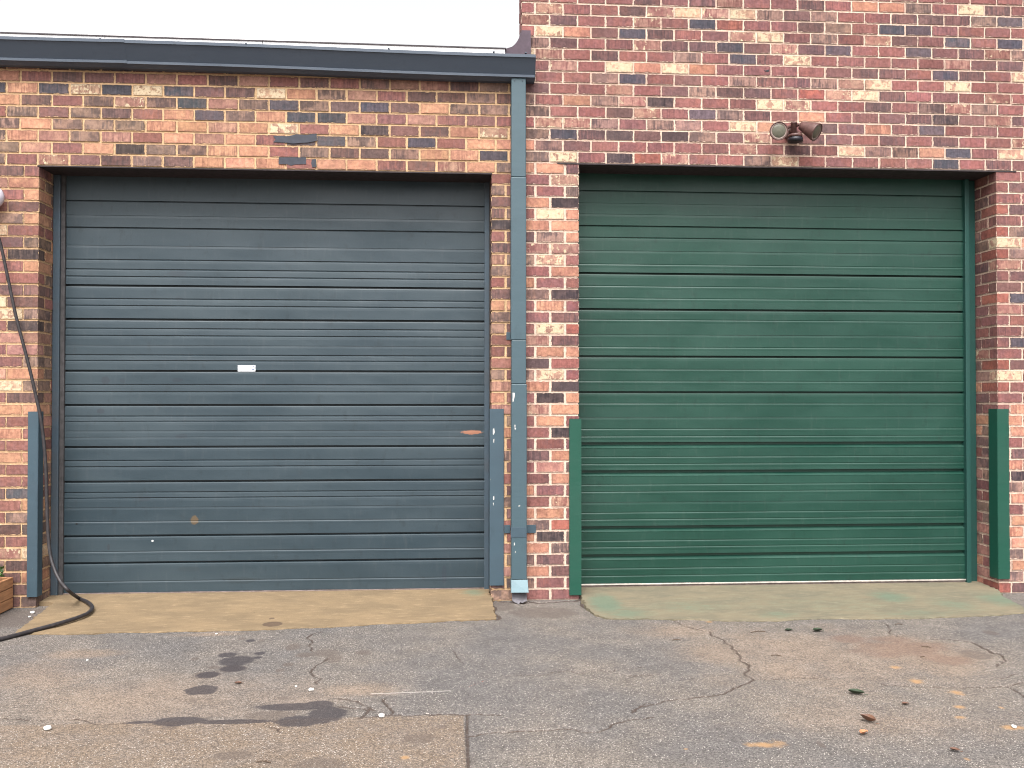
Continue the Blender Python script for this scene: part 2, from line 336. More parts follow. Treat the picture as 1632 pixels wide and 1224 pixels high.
B.face((XL, MY, -.3), (XL, 5, -.3), (XL, 5, ZTL), (XL, MY, ZTL)); B.face((XL, 5, -.3), (XM, 5, -.3), (XM, 5, ZTL), (XL, 5, ZTL))
B.build('wall', [M['brick_l'], M['mort_l']], left)

# ---- right wall
B = Bricks(.0115, (1.02, .965, 1.03)); LR = .2087; QE, QO = .176, .0645+.0015
rowsR = {52: 'RRRRDRDMRRDROOTRCDR', 51: 'RMRRDMCMCTDTRRDDDTBB', 50: 'MDRRMRBSRRDTRBBRRRR', 49: 'RCODBDRDMCRTRMDRBRBR', 48: 'TDRRMDDBDMDBRRBDDMT', 47: 'CMRDRRTRBDCRRRRRMDDR', 46: 'RMRCOCORRRRDDDRBDRC', 45: 'RRRTBRDRTDDTMCRRCRRT',
 44: 'DRRMRDTDDRSMCDRRRMR', 43: 'TROTMKRRRCMRRDRTMTRR', 42: 'TRRDMRBTDRORRDDKDMD', 41: 'RMMTRTTRCORDDORBRRR', 40: 'TBDKDKTDMRDDRDRDRRM', 39: 'OTDRRRRRMRDRCTTOBRCR', 38: 'TCRKSMRRTCRRRRRBRDRR'}
x0r = -.033
for k in range(KR, 62):
    ph = QE if k % 2 == 0 else QO; xl = XM if k < 47 else x0r
    bd = bounds(xl, XR, ph, LR); B.row(k, bd, rowsR.get(k, ''), 'RRRRDDTBM')
pilR = {37: 'OOD', 36: 'RM', 35: 'RRT', 34: 'OK', 33: 'RCO', 32: 'OO', 31: 'DTO', 30: 'MM', 29: 'TCR', 28: 'RO', 27: 'ORR', 26: 'TK', 25: 'ROR', 24: 'RD', 23: 'RCS', 22: 'MD', 21: 'ROO', 20: 'KR', 19: 'TCR', 18: 'OK', 17: 'RKO', 16: 'MO', 15: 'ROR', 14: 'RK', 13: 'RRR', 12: 'DO', 11: 'RPT', 10: 'RO', 9: 'ORR', 8: 'RM', 7: 'OOR', 6: 'TS', 5: 'OKT', 4: 'OT', 3: 'TDD', 2: 'OD', 1: 'TRR', 0: 'RR'}
for k in range(-1, KR):
    odd = k % 2; z0, z1 = k*C_+.0068, (k+1)*C_-.0068; ty = pilR.get(k, 'RDR'); jt = .009
    bd = [XM, .0705, .2895, RO0] if odd else [XM, .180, RO0]
    for i in range(len(bd)-1):
        last = i == len(bd)-2
        B.box(bd[i]+(jt if i else 0), bd[i+1]-(0 if last else jt), 0, (.205 if odd else .1) if last else .05, z0, z1, ty[i])
    y = .217 if odd else .112; B.box(RO0-.05, RO0, y, REC+.05, z0, z1, random.choice('RDTO'))
pierR = {37: 'R', 36: 'RD', 35: 'R', 34: 'SD', 33: 'R', 32: 'ST', 31: 'C', 30: 'ST', 29: 'M', 28: 'RD', 27: 'D', 26: 'SB', 25: 'M', 24: 'RR', 23: 'R', 22: 'RB', 21: 'R', 20: 'SD', 19: 'C', 18: 'SR', 17: 'R', 16: 'RO', 15: 'O', 14: 'TO', 13: 'R', 12: 'TD', 11: 'O', 10: 'TK', 9: 'T', 8: 'RO', 7: 'R', 6: 'TO', 5: 'O', 4: 'RO', 3: 'T', 2: 'RO', 1: 'T', 0: 'SD'}
for k in range(-1, KR):
    full = k % 2; cw = .2 if full else .1; z0, z1 = k*C_+.0068, (k+1)*C_-.0068; ty = pierR.get(k, 'RD')
    dep = .1 if full else .205
    B.box(RO1, RO1+cw-.006, 0, dep, z0, z1, ty[0])
    B.box(RO1, RO1+.05, dep+.011, REC+.05, z0, z1, random.choice('RRDTRTM' if k > 20 else 'TORTPD'))
    bd = bounds(RO1+cw, XR, RO1+cw, LR); B.row(k, [bd[0]+.006]+bd[1:], ty[1:], 'RRRDTO')
zr = KR*C_; ZTR = 5.2
B.face((XM, MY, -.3), (RO0-MY, MY, -.3), (RO0-MY, MY, zr), (XM, MY, zr)); B.face((RO1+MY, MY, -.3), (XR, MY, -.3), (XR, MY, zr), (RO1+MY, MY, zr)); B.face((XM+.001, MY, zr), (XR, MY, zr), (XR, MY, 47*C_), (XM+.001, MY, 47*C_)); B.face((x0r+.005, MY, 47*C_), (XR, MY, 47*C_), (XR, MY, ZTR), (x0r+.005, MY, ZTR))
B.face((RO0-MY, MY, -.3), (RO0-MY, REC+.06, -.3), (RO0-MY, REC+.06, zr), (RO0-MY, MY, zr)); B.face((RO1+MY, MY, -.3), (RO1+MY, REC+.06, -.3), (RO1+MY, REC+.06, zr), (RO1+MY, MY, zr))
PT = .215                                            # the tall front is a parapet one brick thick above the low roof
for k in range(47, 62):
    z0, z1 = k*C_+.0068, (k+1)*C_-.0068; B.box(x0r+.0005, x0r+.045, .052, PT, z0, z1, random.choice('RRDDT'))
    x = x0r+.05
    while x < XR-.2: B.box(x+.006, x+LR-.006, PT-.045, PT, z0, z1, random.choice('RRRDDTB')); x += LR
B.face((x0r+.005, MY, 3.8), (x0r+.005, PT-.005, 3.8), (x0r+.005, PT-.005, ZTR), (x0r+.005, MY, ZTR)); B.face((x0r+.005, PT-.005, 3.8), (XR, PT-.005, 3.8), (XR, PT-.005, ZTR), (x0r+.005, PT-.005, ZTR))
B.face((XM, 5, -.3), (XR, 5, -.3), (XR, 5, 3.9), (XM, 5, 3.9)); B.face((XR, MY, -.3), (XR, 5, -.3), (XR, 5, 3.9), (XR, MY, 3.9)); B.face((XR, MY, 3.9), (XR, PT-.005, 3.9), (XR, PT-.005, ZTR), (XR, MY, ZTR))
B.build('wall', [M['brick_r'], M['mort_r']], right)
m = MB(); m.box(x0r-.02, XR+.02, -.03, PT+.03, ZTR, ZTR+.07, .01); m.build('coping', M['core'], right)
m = MB(); m.box(x0r+.02, XR, PT+.002, 5.02, 3.901, 3.98, .005); m.build('roof', M['shingle'], right)

# ---- lintels (steel angles over both openings)
def lintel(x0, x1, z, par):
    m = MB(); m.box(x0, x1, -.004, REC+.06, z-.011, z-.001); m.build('lintel', M['steel'], par)
lintel(LO0-.012, LO1+.004, zl, left); lintel(RO0-.16, RO1+.16, zr, right)

# ------------------------------------------------------------------ garage doors
DY = .27
def door_profile(zs, ztop, zbot, y):
    """outline of the ribbed steel face, from top to bottom: (y, z)"""
    P = [(y, ztop)]
    for z, t in zs:
        if t == 'S': P += [(y-.001, z+.010), (y+.032, z+.009), (y+.032, z-.003), (y+.003, z-.006), (y+.001, z-.014), (y, z-.03)]
        elif t == 's': P += [(y, z+.005), (y+.016, z+.004), (y+.016, z-.002), (y, z-.007)]
        elif t == 'm': P += [(y-.0010, z+.005), (y+.007, z+.004), (y+.007, z+.0005), (y+.0022, z-.004), (y+.001, z-.012), (y, z-.026)]
        elif t == 't': P += [(y-.0008, z+.004), (y+.002, z+.0025), (y+.0012, z-.004), (y, z-.015)]
        elif t == 'h': P += [(y+.0003, z+.010), (y+.0022, z+.004), (y, z-.0025), (y-.0004, z-.008), (y, z-.022)]
        elif t == 'W': P += [(y-.001, z+.014), (y+.024, z+.011), (y+.024, z-.008), (y-.001, z-.030), (y, z-.036)]
    return P+[(y, zbot)]
def make_door(par, xs, zs, ztop, zbot, mat, label):
    prof = door_profile(zs, ztop, zbot, DY); m = MB(); bm = m.bm
    n = 26; X = np.linspace(xs[0], xs[1], n)
    rr = np.random.default_rng(int(abs(xs[0])*100))
    R = [[bm.verts.new((x, y+.0016*math.sin(x*3.1+z*7)+.0010*math.sin(x*7.7-z*11)+rr.normal(0, .00008), z)) for x in X] for y, z in prof]
    for a, b in zip(R, R[1:]):
        for i in range(n-1): bm.faces.new((a[i], a[i+1], b[i+1], b[i]))
    bk = [bm.verts.new(p) for p in ((xs[0], DY+.05, ztop), (xs[1], DY+.05, ztop), (xs[1], DY+.05, zbot), (xs[0], DY+.05, zbot))]
    bm.faces.new(bk[::-1]); bm.faces.new([bk[0]]+R[0][::-1][::-1]+[bk[1]]); bm.faces.new([bk[3], bk[2]]+R[-1][::-1])
    d = m.build('garage_door', mat, par); d['label'] = label; return d
tl = [(322, 's'), (345.5, 't'), (364.4, 's'), (393.5, 't'), (415.6, 'm'), (431, 'm'), (442.5, 'm'), (457.4, 'S'), (478, 'm'), (489, 'm'), (511.3, 'S'), (525.6, 'm'), (537, 'm'), (553, 't'), (568, 'm'), (577, 'm'), (593.8, 'S'),
 (615.5, 'm'), (627, 'm'), (648.6, 'S'), (666, 'm'), (674.3, 'm'), (690, 't'), (700, 't'), (715.7, 'S'), (737, 'm'), (747, 'm'), (771, 'S'), (788, 'm'), (797, 'm'), (812.7, 't'), (836, 'h'), (858, 'S'), (884, 'h'), (901, 'S'), (931.6, 'h')]
zbL = .046
dl = make_door(left, (W(95, 600, DY)[0], W(777, 600, DY)[0]), [(W(103, y, DY)[2]+.012, t) for y, t in tl], 3.25, zbL, M['door_l'], 'blue-grey ribbed garage door, scuffed and stained')
tr = [(313.5, 's'), (333, 't'), (350, 't'), (367.5, 's'), (385.7, 'm'), (406.5, 't'), (428, 'h'), (441.5, 'S'), (461.8, 'h'), (480.6, 'h'), (497.4, 'S'), (514, 'h'), (536.7, 't'), (556.7, 'h'), (570.4, 'S'), (591, 'h'), (609.6, 'h'), (626, 'S'),
 (644, 'h'), (665, 't'), (683.5, 'h'), (695, 'h'), (706, 'W'), (727, 'h'), (738, 'h'), (749.5, 'W'), (770, 'h'), (781, 'h'), (797, 't'), (813.4, 'h'), (824, 'h'), (836, 'W'), (857, 'h'), (867, 'h'), (879.6, 'W'), (900, 'h'), (911.5, 'h')]
zbR = .062
dr = make_door(right, (RO0-.02, W(1540, 600, DY)[0]), [(W(1538, y, DY)[2], t) for y, t in tr], 3.3, zbR, M['door_r'], 'green ribbed garage door')
# bottom seals, rails, jambs
m = MB(); m.box(W(97, 600, DY)[0], W(776, 600, DY)[0], DY-.006, DY+.04, .028, zbL-.002, .004); m.build('bottom_seal', M['seal'], dl)
m = MB(); m.box(RO0-.01, W(1540, 600, DY)[0], DY-.012, DY+.04, zbR-.012, zbR-.002, .002); m.build('bottom_rail', M['alu'], dr)
m = MB(); m.box(RO0-.01, W(1540, 600, DY)[0], DY-.004, DY+.04, .026, zbR-.014, .004); m.build('bottom_seal', M['seal'], dr)
def jamb(x0, x1, y0, y1, z0, z1, mat, par, nm='jamb'):
    m = MB(); m.box(x0, x1, y0, y1, z0, z1, .003); return m.build(nm, mat, par)
xa, xb, xc = LO0+.002, W(95, 600, .25)[0], W(102.5, 600, .255)[0]
jamb(xa, xb, .235, .33, .02, zl-.012, M['jamb'], dl); jamb(xb+.001, xc, .25, .33, .026, zl-.012, M['weather'], dl, 'stop_strip')
xa, xb, xc = W(772, 600, .25)[0], W(779.5, 600, .245)[0], LO1-.002
jamb(xa, xb, .25, .33, .03, zl-.012, M['jamb'], dl, 'stop_strip'); jamb(xb+.001, xc, .2, .33, .03, zl-.012, M['weather'], dl)
xa, xb, xc = W(1538, 600, .25)[0], W(1546.5, 600, .235)[0], RO1-.002
jamb(xa, xb, .235, .33, .028, zr-.012, M['greenjamb'], dr, 'stop_strip'); jamb(xb+.001, xc, .285, .33, .028, zr-.012, M['greenjamb'], dr)
# soffit backing above the doors
for par, x0, x1, z in ((left, LO0, LO1, zl), (right, RO0, RO1, zr)):
    m = MB(); m.box(x0-.3, x1+.3, .36, .4, -.2, z+.3); m.build('inner_wall', M['dark'], par)
# sticker on the blue door
a, b = W(379, 582, DY-.003), W(407, 592, DY-.003); m = MB(); m.box(a[0], b[0], DY-.004, DY-.0015, b[2], a[2]); stk = m.build('sticker', M['sticker'], dl)
m = MB()
for i, (u0, u1, v0, v1) in enumerate(((.83, .93, .18, .32), (.83, .88, .5, .82), (.89, .95, .55, .8))):
    m.box(a[0]+(b[0]-a[0])*u0, a[0]+(b[0]-a[0])*u1, DY-.0052, DY-.0042, a[2]+(b[2]-a[2])*v1, a[2]+(b[2]-a[2])*v0)
m.build('printed_mark', M['ink'], stk)

# ------------------------------------------------------------------ gutter, roof edge, downspout
GZ = 3.815
prof = [(.0, GZ+.13), (.0, GZ-.02), (-.05, GZ-.022), (-.085, GZ-.004), (-.097, GZ-.004), (-.097, GZ+.014), (-.090, GZ+.017), (-.150, GZ+.118), (-.158, GZ+.120), (-.158, GZ+.142), (-.148, GZ+.146), (-.146, GZ+.124), (-.082, GZ+.02), (-.06, GZ-.01), (-.008, GZ-.008), (-.008, GZ+.13)]
def sweep(prof, x0, x1, dz0, dz1, off=0.):
    m = MB(); n = 24; R = []
    for x in np.linspace(x0, x1, n):
        f = (x-x0)/(x1-x0); w = .003*math.sin(x*2.3)
        R.append([m.bm.verts.new((x, y+off, z+dz0*(1-f)+dz1*f+w)) for y, z in prof])
    k = len(prof)
    for a, b in zip(R, R[1:]):
        for i in range(k): m.bm.faces.new((a[i], a[(i+1) % k], b[(i+1) % k], b[i]))
    m.bm.faces.new(R[0]); m.bm.faces.new(R[-1]); return m
prof = [(y-.004, z) for y, z in prof]
gut = sweep(prof, -2.85, .056, .025, -.004).build('gutter', M['gutter'], left)
g2 = sweep([(y-.003, z) for y, z in prof], XL, -2.83, .03, .028).build('gutter_section', M['gutter'], gut)
m = MB(); m.prism([(-.0, GZ+.12), (-.0, GZ-.02), (-.05, GZ-.022), (-.09, GZ-.004), (-.152, GZ+.118), (-.152, GZ+.13)], 'x', .0565, .0595); m.build('end_cap', M['gutter'], gut)
for x in (-3.0, -2.0, -1.0, -.25, -.02):
    m = MB(); m.box(x, x+.012, -.166, -.12, GZ+.146+.02*(-x/3), GZ+.152+.02*(-x/3)); m.build('gutter_spike', M['gutter'], gut)
rf = MB(); rf.prism([(-.045, 4.035), (5, 4.2), (5, 4.0), (.0, 3.94)], 'x', XL, -.035); rf = rf.build('roof', M['shingle'], left)
def edge(x0, x1, z0, z1): 
    m = MB(); vs = m.box(x0, x1, -.06, -.0465, 3.93, 4.03)
    for v in vs:
        if v.co.z > 4: v.co.z = z0+(z1-z0)*(v.co.x-x0)/(x1-x0)
    m.build('drip_edge', M['white'], rf)
edge(XL, -2.999, 4.052, 4.05); edge(-2.995, -1.9, 4.056, 4.047); edge(-1.896, -.158, 4.046, 4.028)
m = MB(); vs = m.box(XL, -.15, -.066, .3, 4.0, 4.06)
for v in vs:
    f = (v.co.x-XL)/(-.15-XL); t = 4.068-.036*max(0, (v.co.x+5.6)/5.45) if v.co.x > -5.6 else 4.068
    v.co.z = (t if v.co.z > 4.05 else t-.008)+(.36*.05 if v.co.y > 0 else 0)
m.build('shingle_edge', M['shingle'], rf)
# curved flashing where the low roof meets the taller wall
fl = [(-.155, 3.93)]+[(W(a, b, -.05)[0], W(a, b, -.05)[2]) for a, b in ((803.5, 78.5), (809.4, 76.4), (816, 74.4), (820, 71), (823, 67.5), (825.5, 63.5), (828, 58.5), (830, 53), (831.4, 48))]+[(.031, W(845, 48.5, -.05)[2]), (.034, 3.93)]
m = MB(); m.prism(fl, 'y', -.05, -.004); m.prism([p for p in fl if p[0] < -.036]+[(-.037, 4.19), (-.037, 3.93)], 'y', -.004, .24); m.build('flashing', M['flash'], rf)
# downspout
DX0, DX1 = W(814.8, 400, -.085)[0], W(838.2, 400, -.085)[0]; DYF, DYB = -.088, -.008
ds = MB()
zj = [W(827, y, DYF)[2] for y in (124, 282, 542, 612, 924)]
for i, (a, b) in enumerate(zip(zj, zj[1:])):
    g = .0025 if i % 2 else 0.; o = (0, .0, .002, .004)[i]
    ds.box(DX0-g+o, DX1+g+o, DYF-g, DYB, b+.0006, a-.0006, .006)
ds = ds.build('downspout', M['blue'], left); ds['label'] = 'square blue-grey rain downspout'
m = MB(); z1, z2, z3 = zj[-1], W(827, 944, -.12)[2], W(827, 959, -.13)[2]     # bent outlet shoe with a torn open end
x0, x1 = DX0+.003, DX1+.009
m.quad((x0, DYF-.006, z1), (x1, DYF-.006, z1), (x1+.004, -.135, z2), (x0-.002, -.13, z2))
m.quad((x0, DYF-.006, z1), (x0-.002, -.13, z2), (x0, -.03, z2-.02), (x0, DYB, z1)); m.quad((x1, DYF-.006, z1), (x1, DYB, z1), (x1, -.03, z2-.02), (x1+.004, -.135, z2))
sh = m.build('outlet_shoe', M['bluebright'], ds)
mod = sh.modifiers.new('thick', 'SOLIDIFY'); mod.thickness = .003
m = MB(); pts = [(0, .0), (.0, -.075), (.18, -.088), (.34, -.094), (.44, -.1), (.5, -.09), (.55, -.086), (.7, -.092), (.85, -.083), (1., -.08), (1., 0)]
vs = [m.bm.verts.new((x0+.004+(x1-x0-.006)*u, -.045+.7*v, z2+.012+v)) for u, v in pts]; m.bm.faces.new(vs)
tg = m.build('torn_lip', M['galv'], ds); mod = tg.modifiers.new('thick', 'SOLIDIFY'); mod.thickness = .002
for (ya, yb, xa, xb) in ((838, 851, 803.5, 854), (529, 541, 807, 838)):
    z0, z1 = W(827, yb, -.05)[2], W(827, ya, -.05)[2]; m = MB()
    m.box(W(xa, ya, -.006)[0], DX0-.001, -.009, -.003, z0, z1, .001); m.build('strap', M['bluechip'], ds)
    if xb > 840:
        m = MB(); m.box(DX1+.003, W(xb, ya, -.006)[0], -.009, -.003, z0, z1, .001); m.build('strap', M['bluechip'], ds)
        m = MB(); m.box(DX0-.003, DX1+.005, DYF-.005, DYF-.002, z0-.02, z1-.004, .001); m.build('strap', M['bluechip'], ds)
# bare spots where the paint has come off
for poly in ([(817, 626), (820.5, 626), (820, 633), (818.3, 640), (817, 641)], [(820, 677), (821.5, 677), (821.5, 680), (820, 680)], [(820.3, 681), (822, 682), (822, 684.5), (820.3, 684.5)], [(819, 866), (820, 864), (820.5, 868), (819.5, 870)], [(826, 806), (829, 805.5), (829, 807), (826, 807)], [(820.4, 880), (822, 878), (821.6, 881)]):
    m = MB(); m.bm.faces.new([m.bm.verts.new(W(x, y, DYF-.0008-.0025)) for x, y in poly]); m.build('bare_patch', M['stone'], ds)
for u in (.22, .76):
    m = MB(); m.lathe([(.004, 0), (.004, .004), (.001, .005)], (DX0+(DX1-DX0)*u, DYF-.001, zj[0]-.02), (0, -1, 0), 8); m.build('screw', M['gutter'], ds)
# blue-black paint marks left on the low wall, and a dark chip on the tall one
def splat(pts, name, mat, par, y=-.0042):
    m = MB(); m.bm.faces.new([m.bm.verts.new(W(px, py, y)) for px, py in pts]); o = m.build(name, mat, par)
    md = o.modifiers.new('thick', 'SOLIDIFY'); md.thickness = .0005; return o
L2 = lambda q: [(270+x/5.829, 85+y/5.829) for x, y in q]
splat(L2([(963, 766), (1100, 770), (1180, 752), (1280, 758), (1366, 745), (1372, 812), (1290, 828), (1170, 836), (1140, 838), (1100, 830), (965, 826), (985, 800)]), 'paint_mark', M['bluepaint'], left)
splat(L2([(1016, 966), (1270, 966), (1268, 1030), (1165, 1032), (1130, 1044), (1095, 1030), (1014, 1030)]), 'paint_mark', M['bluepaint'], left)
splat(L2([(1322, 985), (1362, 980), (1366, 1058), (1326, 1058), (1318, 1020)]), 'paint_mark', M['bluepaint'], left)
splat([(1217, 111), (1220, 112.5), (1226, 110.5), (1226, 113.5), (1223, 114.5), (1219, 113.5)], 'paint_mark', M['black'], right)

# ------------------------------------------------------------------ corner guards (steel angles bolted round the brick corners)
def guard(x0, x1, side, z0, z1, leg, y, mat, label, bevel=.006):
    m = MB(); t = .010
    if side > 0: pts = [(x0, -y-t), (x1, -y-t), (x1, leg), (x1-t, leg), (x1-t, -y), (x0, -y)]
    else: pts = [(x0, -y-t), (x1, -y-t), (x1, -y), (x0+t, -y), (x0+t, leg), (x0, leg)]
    m.prism(pts, 'z', z0, z1)
    bmesh.ops.bevel(m.bm, geom=[e for e in m.bm.edges if abs(e.verts[0].co.z-e.verts[1].co.z) > .5], offset=.0025, segments=2, affect='EDGES')
    o = m.build('corner_guard', mat); tag(o, label, 'corner guard', 'steel guards on the garage door corners'); return o
guard(W(43, 800, -.02)[0], LO0+.014, 1, .078, 1.382, .07, .006, M['bluechip'], 'blue-grey steel corner guard left of the blue-grey door, behind the hanging hose')
g = guard(LO1-.012, W(803, 800, -.02)[0], -1, .115, 1.4, .06, .006, M['bluechip'], 'narrow chipped blue-grey corner guard between the blue-grey door and the downspout')
for poly in ([(785.5, 684), (787.5, 682), (788.5, 689), (786.5, 693), (785.5, 692)], [(786.5, 700), (787.8, 699), (787.5, 706), (786.5, 705)], [(785.8, 792), (787.6, 790), (787.9, 796), (786, 797)], [(785.6, 802), (786.8, 801), (786.5, 806)]):
    m = MB(); m.bm.faces.new([m.bm.verts.new(W(x, y, -.0168)) for x, y in poly]); m.build('bare_patch', M['stone'], g)
guard(W(907.5, 800, -.02)[0], RO0+.016, 1, .036, 1.326, .07, .006, M['green'], 'green steel corner guard at the left side of the green door')
guard(RO1-.014, W(1609.5, 800, -.02)[0], -1, .112, 1.397, .1, .006, M['green'], 'green steel corner guard at the right side of the green door')

# ------------------------------------------------------------------ twin flood light on the tall wall
fx, fz = W(1259, 212)[0], W(1259, 212)[2]
fl_ = empty('flood_light', (fx, 0, fz)); tag(fl_, 'twin-headed brown flood light mounted on the red brick above the green door', 'flood light')
m = MB(); m.lathe([(.056, -.002), (.056, .008), (.045, .02), (.02, .026)], (fx, -.004, fz), (0, -1, 0), 24); m.build('wall_plate', M['bronze'], fl_, True)
m = MB(); m.lathe([(.02, 0), (.02, .08), (.024, .082), (.024, .094)], (fx+.002, -.075, fz-.036), (0, 0, 1), 16); m.tube([(fx, -.01, fz), (fx, -.05, fz), (fx, -.075, fz)], .02, 12); m.build('stem', M['bronze'], fl_, True)
m = MB(); m.lathe([(.03, 0), (.056, .003), (.056, .028), (.05, .03), (.05, .034)], (fx+.008, -.085, fz-.092), (0, 0, 1), 24); sn = m.build('motion_sensor', M['black'], fl_, True)
m = MB(); m.lathe([(.052, 0), (.052, .02), (.047, .023)], (fx+.008, -.085, fz-.0579), (0, 0, 1), 24); m.build('sensor_cover', M['bronze'], sn, True)
def lamp(org, d, arm0):
    m = MB(); d = Vector(d).normalized(); org = Vector(org)
    m.lathe([(.012, -.135), (.03, -.13), (.038, -.10), (.046, -.075), (.059, -.03), (.066, 0.), (.066, .012), (.061, .012), (.060, .0), (.03, -.02)], org, d, 28, cap=True)
    h = m.build('lamp_head', M['bronze'], fl_, True)
    m = MB(); m.lathe([(.0605, .001), (.0605, .007), (.05, .008), (.049, .005)], org, d, 28, cap=False); m.build('lens_rim', M['lensrim'], h, True)
    m = MB(); m.lathe([(.052, .004), (.046, .008), (.03, .012), (.012, .0145), (.0, .015)], org, d, 28, cap=False); m.build('lens', M['lens'], h, True)
    m = MB(); q = org-d*.12; m.tube([arm0, (Vector(arm0)+q)/2+Vector((0, -.01, .012)), q], .012, 10); m.build('arm', M['bronze'], h, True)
lp = W(1241, 209, -.2); lamp(lp, (-.13, -.95, -.10), (fx-.012, -.06, fz+.03))
lp = W(1300, 210, -.17); lamp(lp, (.62, -.58, -.5), (fx+.012, -.06, fz+.03))

# ------------------------------------------------------------------ ground: one sheet, fine near the doors, reaching the horizon
def gfield():
    xs = np.concatenate([[-400, -150, -60, -25, -12, -7], np.arange(-4.6, 4.6, .0085), [7, 12, 25, 60, 150, 400]])
    ys = np.concatenate([[-400, -150, -60, -25, -12, -7, -5], np.arange(-3.6, .45, .0085), [1, 3, 6, 12, 40, 150, 400]])
    return xs, ys
gx, gy = gfield(); GX, GY = np.meshgrid(gx, gy); sh_ = GX.shape
crk = np.random.default_rng(21)
def rough(P):
    for it in range(3):
        Q = [P[0]]
        for a, b in zip(P, P[1:]): L_ = np.hypot(*(b-a)); Q += [(a+b)/2+crk.normal(0, min(.09*L_, .018), 2), b]
        P = Q
    return P
def dseg(pts, hw=.0):
    """distance (m) to a polyline given as measured picture points on the ground"""
    P = rough([G(x, y)[:2] for x, y in pts]); D = np.full(sh_, .5)
    for a, b in zip(P, P[1:]):
        lo = np.minimum(a, b)-.2; hi = np.maximum(a, b)+.2
        i0, i1 = np.searchsorted(gx, (lo[0], hi[0])); j0, j1 = np.searchsorted(gy, (lo[1], hi[1]))
        if i1 <= i0 or j1 <= j0: continue
        X, Y = GX[j0:j1, i0:i1], GY[j0:j1, i0:i1]; v = b-a; t = np.clip(((X-a[0])*v[0]+(Y-a[1])*v[1])/(v@v+1e-9), 0, 1)
        D[j0:j1, i0:i1] = np.minimum(D[j0:j1, i0:i1], np.hypot(X-a[0]-t*v[0], Y-a[1]-t*v[1])-hw)
    return D
def blob(F, cx, cy, rx, ry, amp, tilt=0.):
    c = G(cx, cy)[:2]; mx = np.linalg.norm(G(cx+rx, cy)[:2]-c); my = np.linalg.norm(G(cx, cy-ry)[:2]-c)
    X, Y = GX-c[0], GY-c[1]; X2, Y2 = X+Y*tilt, Y
    f = 1-np.hypot(X2/mx, Y2/my); np.maximum(F, np.clip(f, -1, 1)*1.0+(amp-1), out=F) if False else np.maximum(F, np.where(f > -.6, f, -1)*amp+(amp-1)*0, out=F)
dark = np.full(sh_, -1.); faint = np.full(sh_, -1.); brown = np.full(sh_, -1.); orange = np.full(sh_, -1.); dust = np.full(sh_, -1.)
for a in ((376.6, 1053, 28, 8, 1), (363, 1043.5, 15, 4, 1), (321, 1100, 26, 7.5, 1), (414, 1041, 9, 2.6, 1), (411, 1048, 7, 2, 1), (521, 1138, 30, 13, 1), (478, 1149, 38, 9, 1), (470, 1126, 62, 5.5, 1), (505, 1124, 30, 7, 1), (286, 1150, 42, 7, 1), (372, 1150, 66, 3.6, 1), (222, 1152, 26, 2, 1), (434, 994, 17, 4, 1), (399, 1021, 7, 2.2, 1), (331, 1076, 20, 5, 1), (372, 1066, 20, 4.5, 1)): blob(dark, *a)
for a in ((329, 1076, 23, 6.5, 1), (370, 1066, 24, 6, 1), (341, 1064, 9, 3, 1), (386, 1018, 6, 2, 1), (417, 1020, 5, 2, 1), (310, 1050, 7, 2.5, 1), (308, 1117, 8, 3, 1), (333, 1114.5, 7, 2.4, 1), (429, 1139, 42, 7, 1), (270, 1160, 14, 4, 1), (519, 1041, 24, 6, 1), (531, 1050, 14, 7, 1), (486, 1044, 17, 4, 1), (460, 1059, 9, 3.4, 1), (447, 1068, 8, 3, 1), (467, 1031, 12, 6, 1), (451, 1113, 9, 3, 1), (667, 1178, 28, 7.5, 1), (704, 1159, 10, 3.6, 1), (372, 1204, 34, 7, 1), (510, 1219, 45, 11, 1), (580, 1040, 15, 4, 1), (1554, 1043, 26, 7, 1), (1308, 1186, 6, 6, 1), (1580, 1009, 13, 3.5, 1), (865, 977, 60, 9, 1), (800, 966, 22, 8, 1), (30, 985, 60, 14, 1)): blob(faint, *a)
for a in ((1352, 1018, 38, 8, 1), (1445, 1034, 95, 15, 1), (1420, 1020, 50, 8, 1), (1400, 1040, 60, 10, 1), (1500, 1050, 60, 10, 1)): blob(brown, *a)
for a in ((1217, 1187, 40, 5.5, 1), (1240, 1185, 18, 8, 1), (1093, 1194, 6, 2.6, 1), (1426, 1064, 12, 3.4, 1), (1461, 1086, 14, 5, 1), (1525, 1104, 15, 4.5, 1), (1529, 1127, 12, 4, 1), (1532, 1144, 14, 3, 1), (1540, 1209, 7, 4, 1), (1596, 1128, 6, 2.4, 1), (1616, 1160, 26, 5, 1), (1130, 991, 9, 2, 1), (645, 1207, 10, 4, 1)): blob(orange, *a)
for a in ((250, 1115, 330, 42, .8), (135, 1042, 80, 9, 1), (60, 1080, 120, 30, .7), (1300, 1045, 260, 55, .8), (1250, 1066, 75, 24, 1), (1150, 1040, 90, 30, .9), (1470, 1045, 130, 35, 1), (340, 1011, 70, 4, 1), (570, 1100, 90, 14, .8), (1420, 1150, 260, 30, .5), (30, 1205, 60, 12, 1), (1085, 1005, 90, 16, .7)): blob(dust, *a)
q = lambda ox, oy, s, *p: [(ox+x/s, oy+y/s) for x, y in p]
K1, K6, K2 = (1000, 960, 2.582), (600, 960, 3.709), (200, 960, 3.709)
